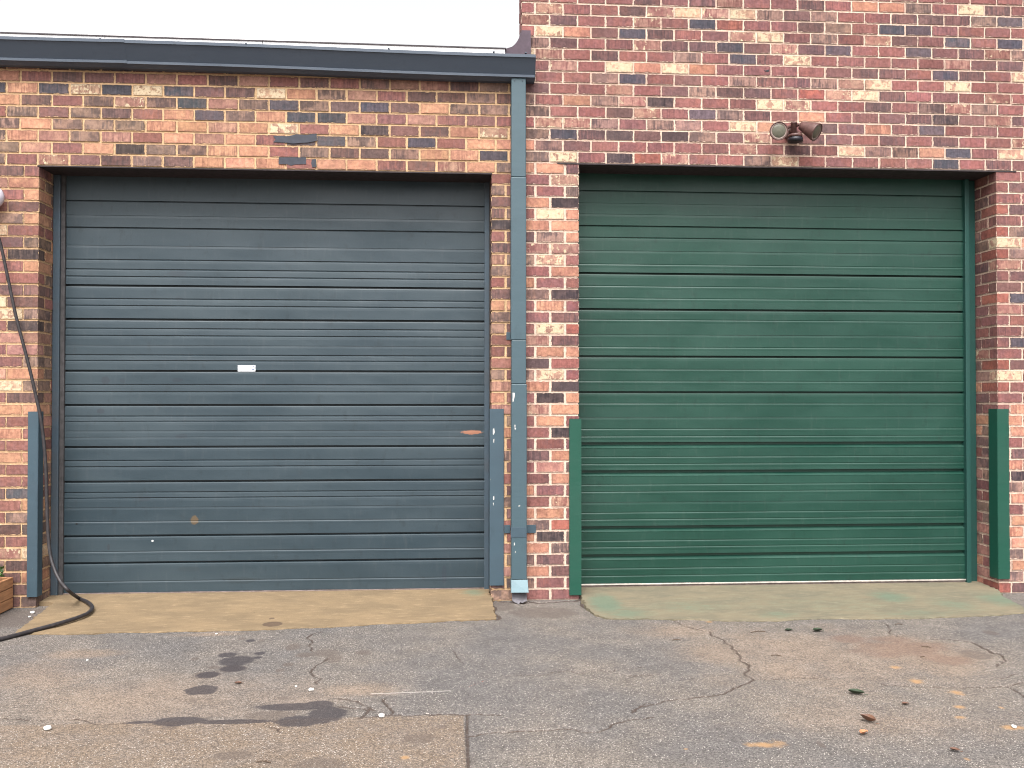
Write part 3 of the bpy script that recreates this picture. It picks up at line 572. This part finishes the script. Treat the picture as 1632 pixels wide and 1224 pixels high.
cracks = [(q(*K1, (170, 68), (215, 85), (240, 98), (340, 118), (400, 155), (430, 190), (460, 215), (490, 250), (497, 268), (480, 290), (520, 318), (450, 350), (390, 378), (330, 388), (240, 398), (150, 405), (80, 425), (30, 448)), .0035),
 (q(*K1, (520, 318), (620, 315), (690, 308), (760, 310), (830, 316)), .002), (q(*K1, (1050, 338), (1150, 345), (1270, 350), (1380, 352), (1480, 350), (1560, 345), (1632, 325)), .003),
 (q(*K1, (1250, 150), (1340, 155), (1420, 165), (1470, 190), (1500, 208), (1530, 212)), .006), (q(*K1, (1530, 212), (1555, 240), (1520, 262)), .002), (q(*K1, (1560, 345), (1610, 370), (1632, 390)), .003), (q(*K1, (1540, 312), (1600, 292)), .002), (q(*K1, (1045, 80), (1075, 105), (1110, 140)), .002),
 (q(*K6, (540, 790), (640, 775), (760, 770), (840, 758), (960, 755), (1100, 742), (1200, 760), (1290, 765), (1350, 748), (1400, 715), (1480, 695), (1632, 680)), .003), (q(*K6, (1510, 650), (1560, 610), (1632, 600)), .003),
 (q(*K6, (0, 672), (140, 665), (330, 668), (480, 665), (560, 660), (740, 662)), .004), (q(*K6, (45, 570), (75, 620), (85, 660)), .004),
 (q(*K6, (740, 435), (860, 430), (940, 432), (1050, 412), (1130, 402), (1200, 420), (1390, 408), (1500, 392), (1632, 372)), .001), (q(*K6, (1520, 437), (1632, 428)), .001), (q(*K6, (440, 275), (475, 320), (510, 355)), .001),
 (q(*K2, (1160, 172), (1100, 190), (1075, 205), (1105, 225), (1085, 255), (1110, 290)), .003), (q(*K2, (1200, 330), (1120, 380), (1100, 400), (1110, 430), (1150, 445), (1130, 480)), .003),
 (q(*K2, (1260, 568), (1340, 580), (1420, 610), (1470, 635), (1400, 625), (1270, 615)), .005), (q(*K2, (1440, 630), (1410, 665), (1370, 685)), .004), (q(*K2, (1400, 680), (1500, 675)), .003), (q(*K2, (860, 735), (915, 765)), .003),
 ([(-40, 1142), (0, 1143), (60, 1147), (120, 1146), (200, 1152)], .002), ([(1000, 1077), (1030, 1075), (1050, 1074)], .001), ([(795, 958), (830, 962), (905, 958), (925, 956)], .012), ([(785, 958), (789, 972), (792, 988)], .010), ([(927, 958), (938, 972), (950, 980), (968, 986)], .008), ([(24, 1009), (110, 1010), (300, 1006), (440, 1001), (600, 994), (792, 987)], .004), ([(972, 986.5), (1150, 988), (1350, 985), (1500, 981), (1664, 975)], .004)]
cr = np.full(sh_, .5)
for pts, hw in cracks: cr = np.minimum(cr, dseg(pts, hw))
seam = G(743, 1180)[0]; topy = G(500, 1141)[1]
tan = np.minimum(np.clip((seam-GX)/.05, -1, 1), np.clip((topy-.02-GY)/.12, -1, 1))
_r = rough; rough = lambda P: P
cr = np.minimum(cr, dseg(q(*K6, (538, 665), (535, 780), (540, 860), (545, 1079)), .004))
scr = dseg([(592, 1105.5), (650, 1103.5), (717, 1101)], .006); rough = _r
redl = dseg([(747, 1095), (760, 1090), (775, 1084)], .001)
me = bpy.data.meshes.new('ground'); ny, nx = sh_
Z = -.006*np.clip(1-cr/.008, 0, 1)+.0016*np.sin(GX*5.1+1.3*np.sin(GY*3.))*np.sin(GY*4.3)
near = (GX > -4.5) & (GX < 4.5) & (GY > -3.5) & (GY < .4); Z = np.where(near, Z, 0)
V = np.stack([GX, GY, Z], -1).reshape(-1, 3).astype(np.float32); idx = np.arange(nx*ny).reshape(ny, nx)
F4 = np.stack([idx[:-1, :-1], idx[:-1, 1:], idx[1:, 1:], idx[1:, :-1]], -1).reshape(-1, 4).astype(np.int32)
me.vertices.add(len(V)); me.vertices.foreach_set('co', V.ravel()); me.loops.add(F4.size); me.loops.foreach_set('vertex_index', F4.ravel())
me.polygons.add(len(F4)); me.polygons.foreach_set('loop_start', np.arange(0, F4.size, 4, dtype=np.int32)); me.polygons.foreach_set('loop_total', np.full(len(F4), 4, np.int32)); me.update(); me.validate()
def put(nm, a, b, c):
    at = me.attributes.new(nm, 'FLOAT_VECTOR', 'POINT'); at.data.foreach_set('vector', np.stack([a, b, c], -1).astype(np.float32).ravel())
put('ga', dark, faint, brown); put('gb', orange, dust, cr); put('gc', tan, scr, redl)
def mat_asphalt():
    t = NT('old asphalt'); o = t.oc(); A, Bv, Cv = (t.sep(t.attr(n, 'Vector')) for n in ('ga', 'gb', 'gc'))
    nb = t.noise(o, 1.1, 5., .6); nm = t.noise(o, 7., 5., .62); nf = t.noise(o, 60., 4., .6)
    stone = t.sep(t.voro(o, 150.)); st2 = t.sep(t.voro(o, 320.)); vd = t.voro(o, 150., 'Distance')
    base = t.mix(t.ramp(nb, .35, .68), lin(93, 89, 87), lin(107, 99, 92))
    dm = t.math('ADD', Bv[1], t.math('MULTIPLY', t.math('SUBTRACT', t.noise(o, 2.6, 6., .65), .5), 1.3)); dm = t.ramp(dm, -.15, .75)
    base = t.mix(t.math('MULTIPLY', dm, .55), base, lin(132, 114, 98))
    tn = t.ramp(t.math('ADD', Cv[0], t.math('MULTIPLY', t.math('SUBTRACT', nm, .5), .4)), -.05, .25)
    base = t.mix(t.math('MULTIPLY', tn, .8), base, t.mix(t.ramp(nm, .35, .65), lin(118, 102, 87), lin(106, 94, 84)))
    v = t.ramp(nm, .25, .75, .86, 1.12); base = t.mix(1., base, t.comb(v, v, v), 'MULTIPLY')
    # aggregate: every stone its own grey, a few white ones
    g = t.ramp(stone[0], 0., 1., .66, 1.34); base = t.mix(1., base, t.comb(g, g, g), 'MULTIPLY')
    g2 = t.ramp(st2[1], 0., 1., .74, 1.26); base = t.mix(1., base, t.comb(g2, g2, g2), 'MULTIPLY')
    dens = t.ramp(t.noise(o, 2.2, 3.), .3, .7, .955, .86)
    wh = t.math('MULTIPLY', t.math('GREATER_THAN', stone[1], dens), t.ramp(vd, .0025, .0045, 1., 0.))
    wh = t.math('MULTIPLY', t.math('GREATER_THAN', stone[1], dens), t.ramp(vd, .3, .5, 1., 0.))
    base = t.mix(t.math('MULTIPLY', wh, t.math('SUBTRACT', .75, t.math('MULTIPLY', dm, .4))), base, lin(196, 187, 178))
    bk = t.math('GREATER_THAN', st2[2], .93); base = t.mix(t.math('MULTIPLY', bk, .5), base, (.05, .045, .045))
    def msk(f, lo, hi, wob, sc=9.): return t.ramp(t.math('ADD', f, t.math('MULTIPLY', t.math('SUBTRACT', t.noise(o, sc, 5., .65), .5), wob)), lo, hi)
    base = t.mix(t.math('MULTIPLY', msk(A[2], -.1, .7, 1.8, 6.), .5), base, lin(106, 82, 70))
    base = t.mix(t.math('MULTIPLY', msk(A[1], -.15, .3, .9), .56), base, lin(84, 74, 68))
    dk = msk(A[0], -.12, .16, .85, 13.); base = t.mix(t.math('MULTIPLY', dk, .78), base, lin(50, 46, 50))
    base = t.mix(t.math('MULTIPLY', msk(Bv[0], .0, .9, 1.9, 16.), .75), base, lin(160, 124, 84))
    base = t.mix(t.math('MULTIPLY', t.ramp(t.math('ADD', Cv[1], t.math('MULTIPLY', nf, .012)), .001, .009, 1., 0.), .42), base, lin(215, 208, 200))
    base = t.mix(t.math('MULTIPLY', t.ramp(t.math('ADD', Cv[2], t.math('MULTIPLY', nf, .01)), .003, .008, 1., 0.), .5), base, lin(176, 96, 76))
    ck = t.ramp(t.math('ADD', Bv[2], t.math('MULTIPLY', t.math('SUBTRACT', t.noise(o, 38., 5., .7), .5), .022)), -.001, .0065, 1., 0.)
    ck = t.math('MULTIPLY', ck, t.ramp(t.noise(o, 5., 3.), .25, .5, .35, 1.))
    base = t.mix(t.math('MULTIPLY', ck, .85), base, lin(66, 54, 48))
    h = t.math('ADD', t.math('MULTIPLY', vd, -.9), t.math('ADD', t.math('MULTIPLY', nf, .8), t.math('MULTIPLY', ck, -2.5))); t.bump(h, .55, .004)
    return t.out(base, t.math('SUBTRACT', .93, t.math('MULTIPLY', dk, .22)), spec=.3)
gr = link('ground', me, mat_asphalt()); tag(gr, kind='structure')

# ------------------------------------------------------------------ concrete aprons in front of the doors
def apron(front, lft, rgt, seedv, greens, cols, stain=()):
    """front/left/right: measured outline; surface falls from the door to the asphalt"""
    NXa, NYa = 150, 46; FL, FRr = np.array(front[0]), np.array(front[-1]); me = bpy.data.meshes.new('concrete_apron'); r = np.random.default_rng(seedv)
    fx_ = np.array([p[0] for p in front]); fy_ = np.array([p[1] for p in front])
    X = np.zeros((NYa, NXa)); Y = np.zeros((NYa, NXa)); Zz = np.zeros((NYa, NXa)); gv = np.zeros((NYa, NXa)); sv = np.full((NYa, NXa), -1.)
    w1 = np.cumsum(r.normal(0, .0022, NXa)); w1 -= np.linspace(w1[0], w1[-1], NXa); w1 = np.convolve(np.pad(w1, 2, 'edge'), np.ones(5)/5, 'valid')
    for j in range(NYa):
        v = j/(NYa-1); 
        for i in range(NXa):
            u = i/(NXa-1); y0 = np.interp(fx_[0]+(fx_[-1]-fx_[0])*u, fx_, fy_)+w1[i]*2.6
            y = y0+(.34-y0)*v
            xl = np.interp(y, [p[1] for p in lft], [p[0] for p in lft]); xr = np.interp(y, [p[1] for p in rgt], [p[0] for p in rgt])
            X[j, i] = xl+(xr-xl)*u; Y[j, i] = y; Zz[j, i] = .007+.030*np.clip((y+.6)/.8, 0, 1)
    X[:, 0] += r.normal(0, .006, NYa); X[:, -1] += r.normal(0, .006, NYa); Zz[0] -= np.abs(r.normal(0, .004, NXa)); Y[0] += r.normal(0, .003, NXa)
    for (cx, cy, rx, ry, a) in greens:
        c = G(cx, cy, .02)[:2]; mx = np.linalg.norm(G(cx+rx, cy, .02)[:2]-c); my = np.linalg.norm(G(cx, cy-ry, .02)[:2]-c); gv = np.maximum(gv, a*np.clip(1.2-np.hypot((X-c[0])/mx, (Y-c[1])/my), 0, 1))
    for (cx, cy, rx, ry) in stain:
        c = G(cx, cy, .01)[:2]; mx = np.linalg.norm(G(cx+rx, cy, .01)[:2]-c); my = np.linalg.norm(G(cx, cy-ry, .01)[:2]-c); sv = np.maximum(sv, 1-np.hypot((X-c[0])/mx, (Y-c[1])/my))
    vs = np.stack([X, Y, Zz], -1).reshape(-1, 3); idx = np.arange(NXa*NYa).reshape(NYa, NXa)
    fs = [tuple(int(k) for k in (idx[j, i], idx[j, i+1], idx[j+1, i+1], idx[j+1, i])) for j in range(NYa-1) for i in range(NXa-1)]
    ring = [idx[0, i] for i in range(NXa)]+[idx[j, -1] for j in range(1, NYa)]+[idx[-1, i] for i in range(NXa-2, -1, -1)]+[idx[j, 0] for j in range(NYa-2, 0, -1)]
    nb = len(vs); vs2 = vs[ring].copy(); vs2[:, 2] = -.08; n = len(ring)
    fs += [(int(ring[i]), nb+i, nb+(i+1) % n, int(ring[(i+1) % n])) for i in range(n)]
    me.from_pydata(np.concatenate([vs, vs2]).tolist(), [], fs); me.update()
    at = me.attributes.new('ap', 'FLOAT_VECTOR', 'POINT'); a = np.zeros((len(vs)+n, 3), np.float32); a[:len(vs), 0] = gv.ravel(); a[:, 1] = -1; a[:len(vs), 1] = sv.ravel(); at.data.foreach_set('vector', a.ravel())
    t = NT('apron concrete'); o = t.oc(); ap = t.sep(t.attr('ap', 'Vector')); n1 = t.noise(t.scale(o, (.6, 1.3, 1.)), 4., 6., .65); n2 = t.noise(t.scale(o, (.5, 1.5, 1.)), 22., 5., .65); n3 = t.noise(o, 130., 3.)
    c = t.mix(t.ramp(n1, .32, .68), cols[0], cols[1]); c = t.mix(t.math('MULTIPLY', t.ramp(n2, .55, .72), .55), c, cols[2])
    g = t.ramp(t.math('ADD', ap[0], t.math('MULTIPLY', t.math('SUBTRACT', t.math('ADD', t.math('MULTIPLY', n2, .6), t.math('MULTIPLY', n1, .4)), .5), 1.9)), .2, .95); c = t.mix(t.math('MULTIPLY', g, .6), c, lin(82, 106, 90))
    c = t.mix(t.math('MULTIPLY', t.ramp(t.math('ADD', ap[1], t.math('MULTIPLY', t.math('SUBTRACT', n2, .5), .4)), -.03, .15), .7), c, lin(70, 56, 50))
    v = t.math('MULTIPLY', t.ramp(n3, .2, .8, .86, 1.13), t.ramp(n2, .2, .8, .9, 1.08)); c = t.mix(1., c, t.comb(v, v, v), 'MULTIPLY')
    pt = t.ramp(t.noise(o, 75., 2.), .24, .3, .55, 1.); c = t.mix(1., c, t.comb(pt, pt, pt), 'MULTIPLY')
    t.bump(t.math('ADD', n2, n3), .35, .004); ob = link('concrete_apron', me, t.out(c, .92, spec=.25)); tag(ob, kind='structure')
    return ob
P2 = lambda x, y, z=.006: tuple(G(x, y, z)[:2])
apron([P2(24, 1008), P2(110, 1009), P2(300, 1005), P2(440, 1000), P2(600, 993), P2(790, 986)], [P2(24, 1008), P2(85, 960, .03), (LO0+.003, .05), (LO0+.003, .34)], [P2(790, 986), P2(786, 965, .02), P2(784, 950, .03), (LO1-.003, .05), (LO1-.003, .34)], 3,
      [(755, 947, 28, 7, .75)], (lin(114, 98, 77), lin(130, 111, 86), lin(150, 130, 103)), [(434, 994, 17, 4), (433, 986, 5, 1.5)])
apron([P2(972, 985.5), P2(1150, 987), P2(1350, 984), P2(1500, 980), P2(1664, 974)], [P2(972, 985.5), P2(950, 981), P2(936, 968, .02), P2(927, 950, .03), (RO0+.003, .06), (RO0+.003, .34)], [P2(1664, 974), P2(1634, 968, .012), P2(1600, 950, .03), (RO1-.003, .02), (RO1-.003, .34)], 5,
      [(965, 962, 34, 16, 1.1), (1000, 975, 60, 12, .7), (1420, 952, 45, 10, .9), (1240, 976, 60, 8, .6), (1460, 974, 120, 9, .55), (1600, 955, 60, 12, .85), (1100, 965, 120, 14, .5), (1300, 962, 330, 24, .36), (1350, 965, 200, 16, .36), (1520, 962, 60, 14, .6)], (lin(104, 99, 84), lin(120, 110, 91), lin(136, 124, 102)))

# ------------------------------------------------------------------ hose and its hanger at the left end of the wall
hp = [W(-16, 330, -.10), W(-12, 352, -.09), W(0, 386, -.07), W(12, 440, -.06), W(25, 502, -.055), W(37, 548, -.055), W(48, 591, -.055), W(57, 630, -.055), W(64, 662, -.055), W(69.5, 700, -.055), W(73, 745, -.06), W(74.5, 790, -.065), W(76, 840, -.08), W(79.5, 880, -.10), W(86, 905, -.13), W(96, 926, -.17), W(110, 942, -.20)]
hp += [G(126, 953.5, .05), G(140, 960, .047), G(147, 967.5, .042), G(143, 975, .038), G(130, 982, .034), G(95, 993.5, .026), G(60, 1003, .019), G(25, 1012.5, .015), G(-20, 1024, .014), G(-120, 1048, .014), G(-240, 1062, .014), G(-360, 1060, .014), G(-520, 1040, .014), G(-700, 1046, .014)]
hp = [tuple(p) for p in hp]
m = MB(); m.tube(spline(hp, 8), lambda f: .0105+.0035*f, 12); h = m.build('hose', M['hose'], None, True); tag(h, 'black rubber hose hanging down the left brick pier onto the tan concrete', 'hose')
m = MB(); hx, hz = W(-13, 314, -.06)[0], W(-13, 314, -.06)[2]
m.lathe([(.03, 0), (.05, .01), (.05, .05), (.083, .055), (.083, .075), (.072, .1), (.05, .115), (.02, .122), (.001, .124)], (hx, .005, hz), (0, -1, 0), 28); h = m.build('hose_hanger', M['pale'], None, True); tag(h, 'pale grey rounded hose hanger on the left brick pier at the picture edge', 'hose hanger')

# ------------------------------------------------------------------ wooden planter with a green shrub, left edge
def mat_wood():
    t = NT('cedar boards'); o = t.oc(); n1 = t.noise(t.scale(o, (6., 3., 40.)), 1.5, 5., .6); n2 = t.noise(o, 5., 3.)
    c = t.mix(t.ramp(n1, .3, .7), lin(150, 108, 78), lin(182, 134, 96)); v = t.ramp(n2, .3, .7, .85, 1.1); t.bump(n1, .3, .002); return t.out(t.mix(1., c, t.comb(v, v, v), 'MULTIPLY'), .75, spec=.25)
M['wood'] = mat_wood()
def mat_leaf(name, a, b):
    t = NT(name); n = t.noise(t.oc(), 18., 3.); return t.out(t.mix(t.ramp(n, .3, .7), a, b), .5, spec=.4)
M['leaf'] = mat_leaf('shrub leaf', (.035, .085, .02), (.075, .15, .035)); M['bark'] = mat_plain('bark', (.09, .06, .04), .9, .3, 50.)
px1 = -3.612; pl = empty('planter_box', (px1-.25, -.42, 0)); tag(pl, 'low slatted wooden planter box standing against the left brick pier', 'planter')
for (x0, x1, y0, y1) in ((px1-.022, px1, -.82, -.02), (px1-.52, px1-.498, -.82, -.02)):
    for i in range(3):
        m = MB(); m.box(x0, x1, y0, y1, .008+i*.073, .008+i*.073+.068, .003); m.build('slat', M['wood'], pl)
for (y0, y1) in ((-.82, -.798), (-.042, -.02)):
    for i in range(3):
        m = MB(); m.box(px1-.497, px1-.023, y0, y1, .008+i*.073, .008+i*.073+.068, .003); m.build('slat', M['wood'], pl)
m = MB(); m.box(px1-.49, px1-.03, -.79, -.05, .02, .19); m.build('soil', M['bark'], pl)
sb = empty('shrub', (px1-.25, -.42, .19)); tag(sb, 'bushy green plant growing in the wooden planter box', 'plant')
m = MB()
for i in range(900):
    a, r_ = random.uniform(0, 6.283), math.sqrt(random.random()); h_ = random.random()
    p = Vector((px1-.25+random.uniform(-.23, .235), -.42+random.uniform(-.39, .375), .19+h_*.17*random.uniform(.6, 1.)))
    d = Vector((math.cos(a)*r_+random.gauss(0, .5), math.sin(a)*r_+random.gauss(0, .5), .5+random.gauss(0, .5))).normalized(); s_ = d.cross(Vector((random.gauss(0, 1), random.gauss(0, 1), random.gauss(0, 1)))).normalized()
    L_ = random.uniform(.025, .05); w_ = L_*.28
    m.quad(p, p+d*L_*.5+s_*w_, p+d*L_, p+d*L_*.5-s_*w_)
m.build('foliage', M['leaf'], sb)
for i in range(9):
    a = i*.7; m = MB(); m.tube([(px1-.25+.1*math.cos(a), -.42+.2*math.sin(a), .18), (px1-.25+.14*math.cos(a), -.42+.26*math.sin(a), .25), (px1-.25+.18*math.cos(a+.2), -.42+.3*math.sin(a+.2), .31)], .004, 6); m.build('stem', M['bark'], sb)

# ------------------------------------------------------------------ litter: leaves, twigs and pebbles
def leaf(px, py, L, ang, mat, label, curl=.5, nm='leaf', grp='fallen leaves on the asphalt'):
    c = G(px, py); m = MB(); n = 7; R = []
    for i in range(n):
        t = i/(n-1); w = L*.32*math.sin(math.pi*min(1, t*.9+.08))**.8; z = .004+curl*L*.5*(t-.5)**2+.003
        x = (t-.5)*L; R.append([m.bm.verts.new((x, -w, z+w*curl*.9)), m.bm.verts.new((x, 0, z)), m.bm.verts.new((x, w, z+w*curl*.7))])
    for a, b in zip(R, R[1:]):
        for k in (0, 1): m.bm.faces.new((a[k], a[k+1], b[k+1], b[k]))
    m.tube([(L*.5, 0, .006), (L*.72, .006, .005)], .0016, 5)
    o = m.build(nm, mat); o.location = (c[0], c[1], 0); o.rotation_euler[2] = ang; md = o.modifiers.new('thick', 'SOLIDIFY'); md.thickness = .0012
    tag(o, label, 'leaf', grp); return o
M['leafg'] = mat_leaf('fallen green leaf', (.02, .035, .018), (.05, .07, .035)); M['leafb'] = mat_leaf('dry brown leaf', lin(92, 66, 54), lin(120, 84, 62)); M['leafo'] = mat_leaf('dry orange leaf', lin(170, 112, 78), lin(196, 140, 100))
leaf(1304, 1007, .07, .3, M['leafg'], 'dark green curled leaf just in front of the green door apron', .9)
leaf(1257, 1006, .05, .1, M['leafg'], 'small dark curled leaf left of the other leaf by the green-stained apron', .7)
leaf(1365, 1107, .075, -.5, M['leafg'], 'folded dark green leaf lying alone in mid asphalt on the right', .9)
leaf(1384, 1151, .075, -1., M['leafb'], 'brown rolled leaf or cone near the bottom right of the asphalt', 1.3)
leaf(1377, 1171, .05, .6, M['leafo'], 'orange-brown crumpled leaf just below the brown rolled leaf', 1.1)
leaf(1522, 1198, .04, -.6, M['leafb'], 'tiny dark leaf near the bottom right corner of the asphalt', .8)
leaf(380, 1091, .035, .2, M['leafb'], 'tiny dark leaf beside the round oil spots on the left', .9)
leaf(1443, 1124, .035, .2, M['leafb'], 'tiny dark leaf below the orange paint dabs', .9)
def twig(px, py, L, ang, label):
    c = G(px, py); m = MB(); m.tube([(-L/2, 0, .004), (-L*.1, L*.06, .007), (L*.2, L*.03, .006), (L/2, -L*.05, .004)], .0024, 6); m.tube([(0, L*.05, .006), (L*.18, L*.2, .007)], .0016, 5)
    o = m.build('twig', M['bark']); o.location = (c[0], c[1], 0); o.rotation_euler[2] = ang; tag(o, label, 'twig', 'small twigs on the asphalt')
twig(1078, 1021, .055, .1, 'short dark twig on the asphalt nearest the green door guard'); twig(1208, 1008, .1, .2, 'pale forked twig left of the dark leaves by the apron'); twig(1237, 1046, .06, -.2, 'short twig above the orange-stained asphalt crack'); twig(1476, 1032, .05, -.4, 'short dark twig lying in the brown puddle stain'); twig(420, 1216, .06, -.1, 'dark twig at the bottom edge on the tan paving'); twig(431, 1000, .04, .1, 'small twig at the apron edge beside the oil spot')
twig(1470, 1048, .03, .3, 'tiny twig at the lower rim of the brown puddle stain'); twig(1432, 996, .05, 0, 'short twig just below the green-stained apron edge')
def pebble(px, py, r, label, z=0.):
    c = G(px, py, z); m = MB(); bmesh.ops.create_icosphere(m.bm, subdivisions=2, radius=r)
    for v in m.bm.verts: v.co *= 1+random.uniform(-.22, .22); v.co.z *= .6
    o = m.build('pebble', M['stone'], None, True); o.location = (c[0], c[1], z+r*.5); o.rotation_euler[2] = random.random()*6; tag(o, label, 'pebble', 'white pebbles on the paving')
pebble(76, 1163, .017, 'white flat pebble at the bottom left on the tan paving'); pebble(608, 1143, .016, 'white pebble at the crack above the tan paving'); pebble(52, 978, .016, 'larger white pebble by the left pier base'); pebble(47, 984, .009, 'small white pebble beside the larger one at the left pier base')
pebble(496, 1101, .014, 'pale flat pebble between the oil stain and the crack'); pebble(472, 1095, .007, 'tiny white pebble left of the pale flat pebble'); pebble(345, 1011, .008, 'tiny white pebble just below the tan apron edge'); pebble(1379, 1168, .006, 'tiny white pebble beside the orange-brown leaf'); pebble(139, 1053, .007, 'tiny white pebble on the asphalt left of the oil spots'); pebble(1616, 1160, .012, 'white pebble in the orange grit at the right edge')
